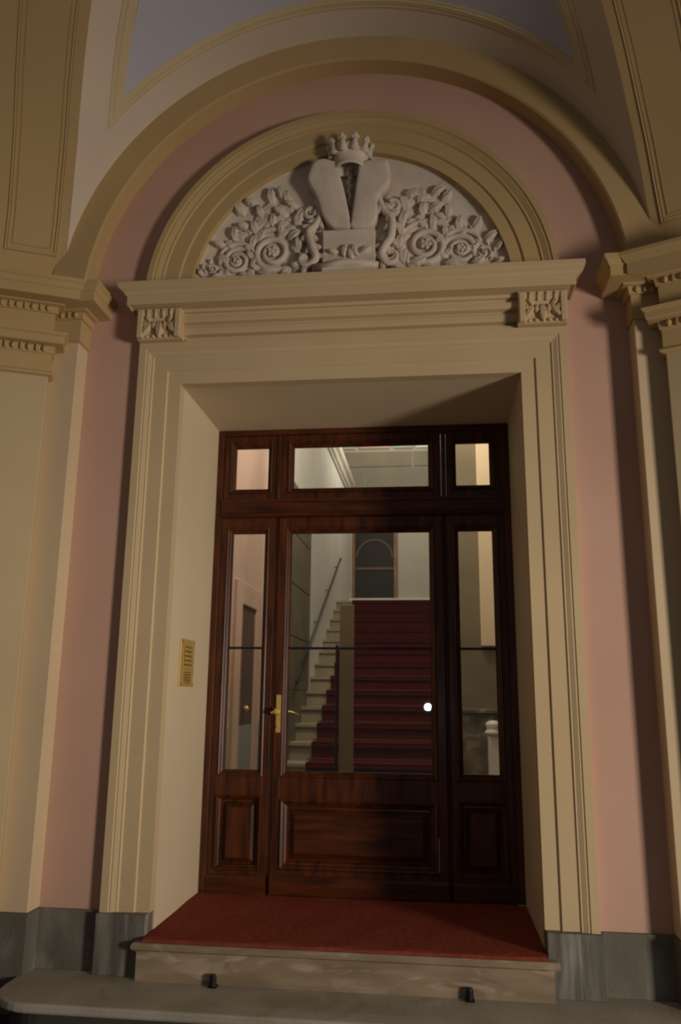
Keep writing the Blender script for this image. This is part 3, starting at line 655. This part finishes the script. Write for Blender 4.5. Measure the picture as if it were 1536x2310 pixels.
for k in range(4):
    z = 1.193+0.0145*k
    mesh('speaker_slat', box(-OW+0.013, -OW+0.016, Y0+0.070, Y1-0.066, z-0.003, z+0.003), 'brass', sp)
for y in (Y0+0.015, Y1-0.015):
    for z in (1.177, 1.413):
        mesh('screw', tube([(-OW+0.009, y, z), (-OW+0.013, y, z)], 0.006, 8), 'brassd', bp)

# ================================================================== STAIR HALL BEHIND THE GLASS
YF, YB2, HC = 0.95, 9.75, 6.7
tag(mesh('floor', box(-1.6, 2.4, 0.90, 10.1, -0.12, -0.01), 'ashlar'), 'pale stone floor of the stair hall behind the glass', 'floor', kind='structure')
wp = tag(mesh('wall_left', box(-1.55, -1.25, 0.92, 3.80, 0, HC), 'ipink'), 'pink inner wall with a brown side door, seen through the sidelight', 'wall', kind='structure')
mesh('dado', box(-1.26, -1.242, 0.92, 2.60, 0, 0.86), 'dado', wp)
mesh('dado', box(-1.26, -1.242, 3.56, 3.78, 0, 0.86), 'dado', wp)
d2 = empty('door_2', (-1.25, 3.1, 0), 'brown side door in the pink inner wall of the hall', 'door', kind='structure')
mesh('leaf', box(-1.262, -1.238, 2.80, 3.38, 0.86, 1.90), 'bdoor', d2)
mesh('door_lower', box(-1.262, -1.236, 2.80, 3.38, 0.0, 0.86), 'dado', d2)  # lower part of the leaf, in the dado grey
mesh('door_frame', join(box(-1.262, -1.215, 2.60, 2.80, 0, 2.1), box(-1.262, -1.215, 3.38, 3.56, 0, 2.1), box(-1.262, -1.215, 2.80, 3.38, 1.90, 2.1)), 'ipink', d2, bevel=0.01)
mesh('door_knob', ball((-1.205, 3.01, 1.0), 0.028), 'brass', d2, smooth=True)
lw = tag(mesh('wall_stair', join(box(-1.55, -1.0, 3.80, YB2, 0, 4.56)), 'white'), 'white wall beside the staircase', 'wall', kind='structure')
mesh('cornice', sweep_plan([(-1.0, 3.8), (-1.0, YB2)], [(-0.1, 4.52), (0.02, 4.52), (0.02, 4.56), (0.045, 4.60), (0.045, 4.68), (0.08, 4.74), (0.08, 4.84), (-0.1, 4.86)], 1), 'wmarble', lw)
for z0, z1 in ((0, 0.62), (0.63, 1.16), (1.17, 1.70), (1.71, 2.24), (2.25, 2.78), (2.79, 3.32)):
    for y0, y1 in ((3.80, 4.46), (4.47, 5.16)):
        mesh('stone_block', box(-1.05, -0.985, y0, y1, z0, z1), 'olive', lw, bevel=0.006)
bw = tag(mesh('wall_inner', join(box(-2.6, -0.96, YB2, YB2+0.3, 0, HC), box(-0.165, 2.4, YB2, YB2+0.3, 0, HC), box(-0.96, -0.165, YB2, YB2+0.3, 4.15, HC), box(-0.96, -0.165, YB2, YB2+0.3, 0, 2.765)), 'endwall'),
         'pale end wall of the stair hall above the landing', 'wall', kind='structure')
for z0, z1, x0, x1 in ((4.30, 4.72, -2.2, -0.35), (4.30, 4.72, -0.33, 0.9), (4.74, 5.12, -2.2, -0.75), (4.74, 5.12, -0.73, 0.55), (4.74, 5.12, 0.57, 1.2), (5.14, 5.42, -2.2, 0.1), (5.14, 5.42, 0.12, 1.2)):
    mesh('stone_block', box(x0, x1, YB2-0.035, YB2+0.01, z0, z1), 'ashlar', bw, bevel=0.008)
for x0, x1, mt_ in ((-0.85, -0.30, 'ipink'), (-0.22, 0.12, 'palegreen'), (0.18, 0.55, 'white'), (-1.5, -0.93, 'palegreen')):
    mesh('frieze_panel', box(x0, x1, YB2-0.05, YB2+0.01, 5.48, 5.80), mt_, bw)
mesh('skirting', box(-1.0, 0.62, YB2-0.07, YB2+0.01, 2.5, 2.765), 'wmarble', bw)
wr = tag(mesh('wall_right', box(0.62, 2.2, 3.35, YB2, 0, HC), 'olive'), 'olive stone pier and wall on the far side of the staircase', 'wall', kind='structure')
mesh('pilaster_strip', box(0.875, 1.03, 3.30, 3.36, 1.57, HC), 'reveal', wr, bevel=0.008)
mesh('dado', box(0.63, 1.1, 3.31, 3.36, 0, 0.98), 'bal', wr, bevel=0.008)
mesh('dado_cap', box(0.62, 1.1, 3.28, 3.36, 0.98, 1.02), 'bal', wr, bevel=0.008)
tag(mesh('wall_vestibule', box(1.9, 2.2, 0.92, 3.35, 0, HC), 'ashlar'), 'beige side wall of the vestibule behind the entrance door', 'wall', kind='structure')
tag(mesh('ceiling', box(-2.6, 2.4, 0.52, YB2+0.3, HC, HC+0.2), 'white'), 'ceiling of the stair hall', 'ceiling', kind='structure')
tag(mesh('wall_front', join(box(-2.6, -1.1, 0.52, 0.92, -0.2, HC), box(1.1, 2.4, 0.52, 0.92, -0.2, HC), box(-1.1, 1.1, 0.52, 0.92, OH+0.15, HC)), 'white'), 'inner face of the entrance wall', 'wall', kind='structure')
# landing door
d3 = empty('door_3', (-0.56, YB2, 2.5), 'dark arched glazed door with a honey wood frame on the stair landing', 'door', kind='structure')
mesh('door_frame', join(box(-0.96, -0.915, YB2-0.03, YB2+0.1, 2.765, 4.15), box(-0.235, -0.165, YB2-0.03, YB2+0.1, 2.765, 4.15), box(-0.915, -0.235, YB2-0.03, YB2+0.1, 4.08, 4.15)), 'orangewood', d3, bevel=0.006)
mesh('pane', box(-0.915, -0.235, YB2+0.05, YB2+0.07, 2.765, 4.08), 'darkglass', d3)
mesh('arched_bar', arc_sweep([(0.30, YB2+0.03), (0.325, YB2+0.03), (0.325, YB2+0.06), (0.30, YB2+0.06)], -0.575, 3.50, 0, pi, 24), 'bdoor', d3)
mesh('middle_bar', box(-0.915, -0.235, YB2+0.03, YB2+0.06, 3.28, 3.32), 'bdoor', d3)
# staircase
ST0, TR, RI, NS = 2.95, 0.3466, 0.1667, 15
sc = empty('staircase', (0, ST0, 0), 'straight cream marble staircase rising behind the glass door', 'staircase')
rn = empty('stair_runner', (-0.1, ST0, 0), 'dark red carpet runner laid up the marble staircase', 'carpet')
for k in range(NS):
    y0 = ST0+TR*k; z1 = RI*(k+1)
    y1 = y0+TR if k < NS-1 else YB2
    mesh('step', join(box(-1.0, 0.62, y0, y1+0.02, 0 if k < 3 else z1-0.5, z1-0.03), box(-1.0, 0.62, y0-0.03, y1+0.02, z1-0.03, z1)), 'steps', sc)
    mesh('carpet_tread', join(box(-0.76, 0.50, y0-0.042, y1+0.0 if k < NS-1 else y1-0.8, z1-0.005, z1+0.010), box(-0.76, 0.50, y0-0.042, y0-0.030, z1-0.035, z1+0.004), box(-0.76, 0.50, y0-0.012, y0+0.005, z1-RI+0.004, z1-0.02)), 'runner', rn)
mesh('stair_rod', join(*[tube([(-0.80, ST0+TR*k-0.016, RI*k+0.018), (0.54, ST0+TR*k-0.016, RI*k+0.018)], 0.006, 6) for k in range(1, NS)]), 'bdoor', rn)
# handrail on the white wall
hr = empty('handrail', (-0.95, 4.5, 1.5), 'slim dark handrail on the white wall beside the staircase', 'handrail')
mesh('rail', tube([(-0.93, 4.0, 1.24), (-0.93, 4.83, 1.68), (-0.93, 7.69, 3.13), (-0.94, 7.78, 3.12)], 0.014, 8), 'iron', hr, smooth=True)
for t in (0.1, 0.4, 0.7, 0.97):
    y = 4.2+(7.6-4.2)*t; z = 1.36+(3.08-1.36)*t
    mesh('bracket', tube([(-1.0, y, z-0.06), (-0.95, y, z-0.06), (-0.93, y, z)], 0.008, 6), 'iron', hr)
# newel and balustrade on the other side
nw = empty('newel_post', (0.945, 3.10, 0), 'white marble newel post at the foot of the staircase', 'newel post')
nx, ny = 0.945, 3.14
mesh('base', box(nx-0.075, nx+0.075, ny-0.075, ny+0.075, 0, 0.12), 'wmarble', nw, bevel=0.008)
mesh('post', box(nx-0.048, nx+0.048, ny-0.048, ny+0.048, 0.12, 0.80), 'wmarble', nw, bevel=0.006)
mesh('cap', lathe((nx, ny, 0.80), [(0.05, 0), (0.07, 0.01), (0.075, 0.03), (0.06, 0.045), (0.055, 0.06), (0.066, 0.085), (0.06, 0.11), (0.03, 0.125), (0.0, 0.128)], 16), 'wmarble', nw, smooth=True)
# slim beige upright and thin dark rod before the stairs
tag(mesh('slim_upright', box(-0.318, -0.205, 2.48, 2.54, -0.01, 1.86), 'tan_upright', bevel=0.006), 'slim beige upright before the carpeted staircase', 'post')
tag(mesh('thin_rod', tube([(-0.343, 2.51, -0.01), (-0.343, 2.51, 0.9), (-0.343, 2.51, 1.53)], 0.012, 8), 'iron'), 'thin dark upright rod next to the slim beige upright', 'rod')
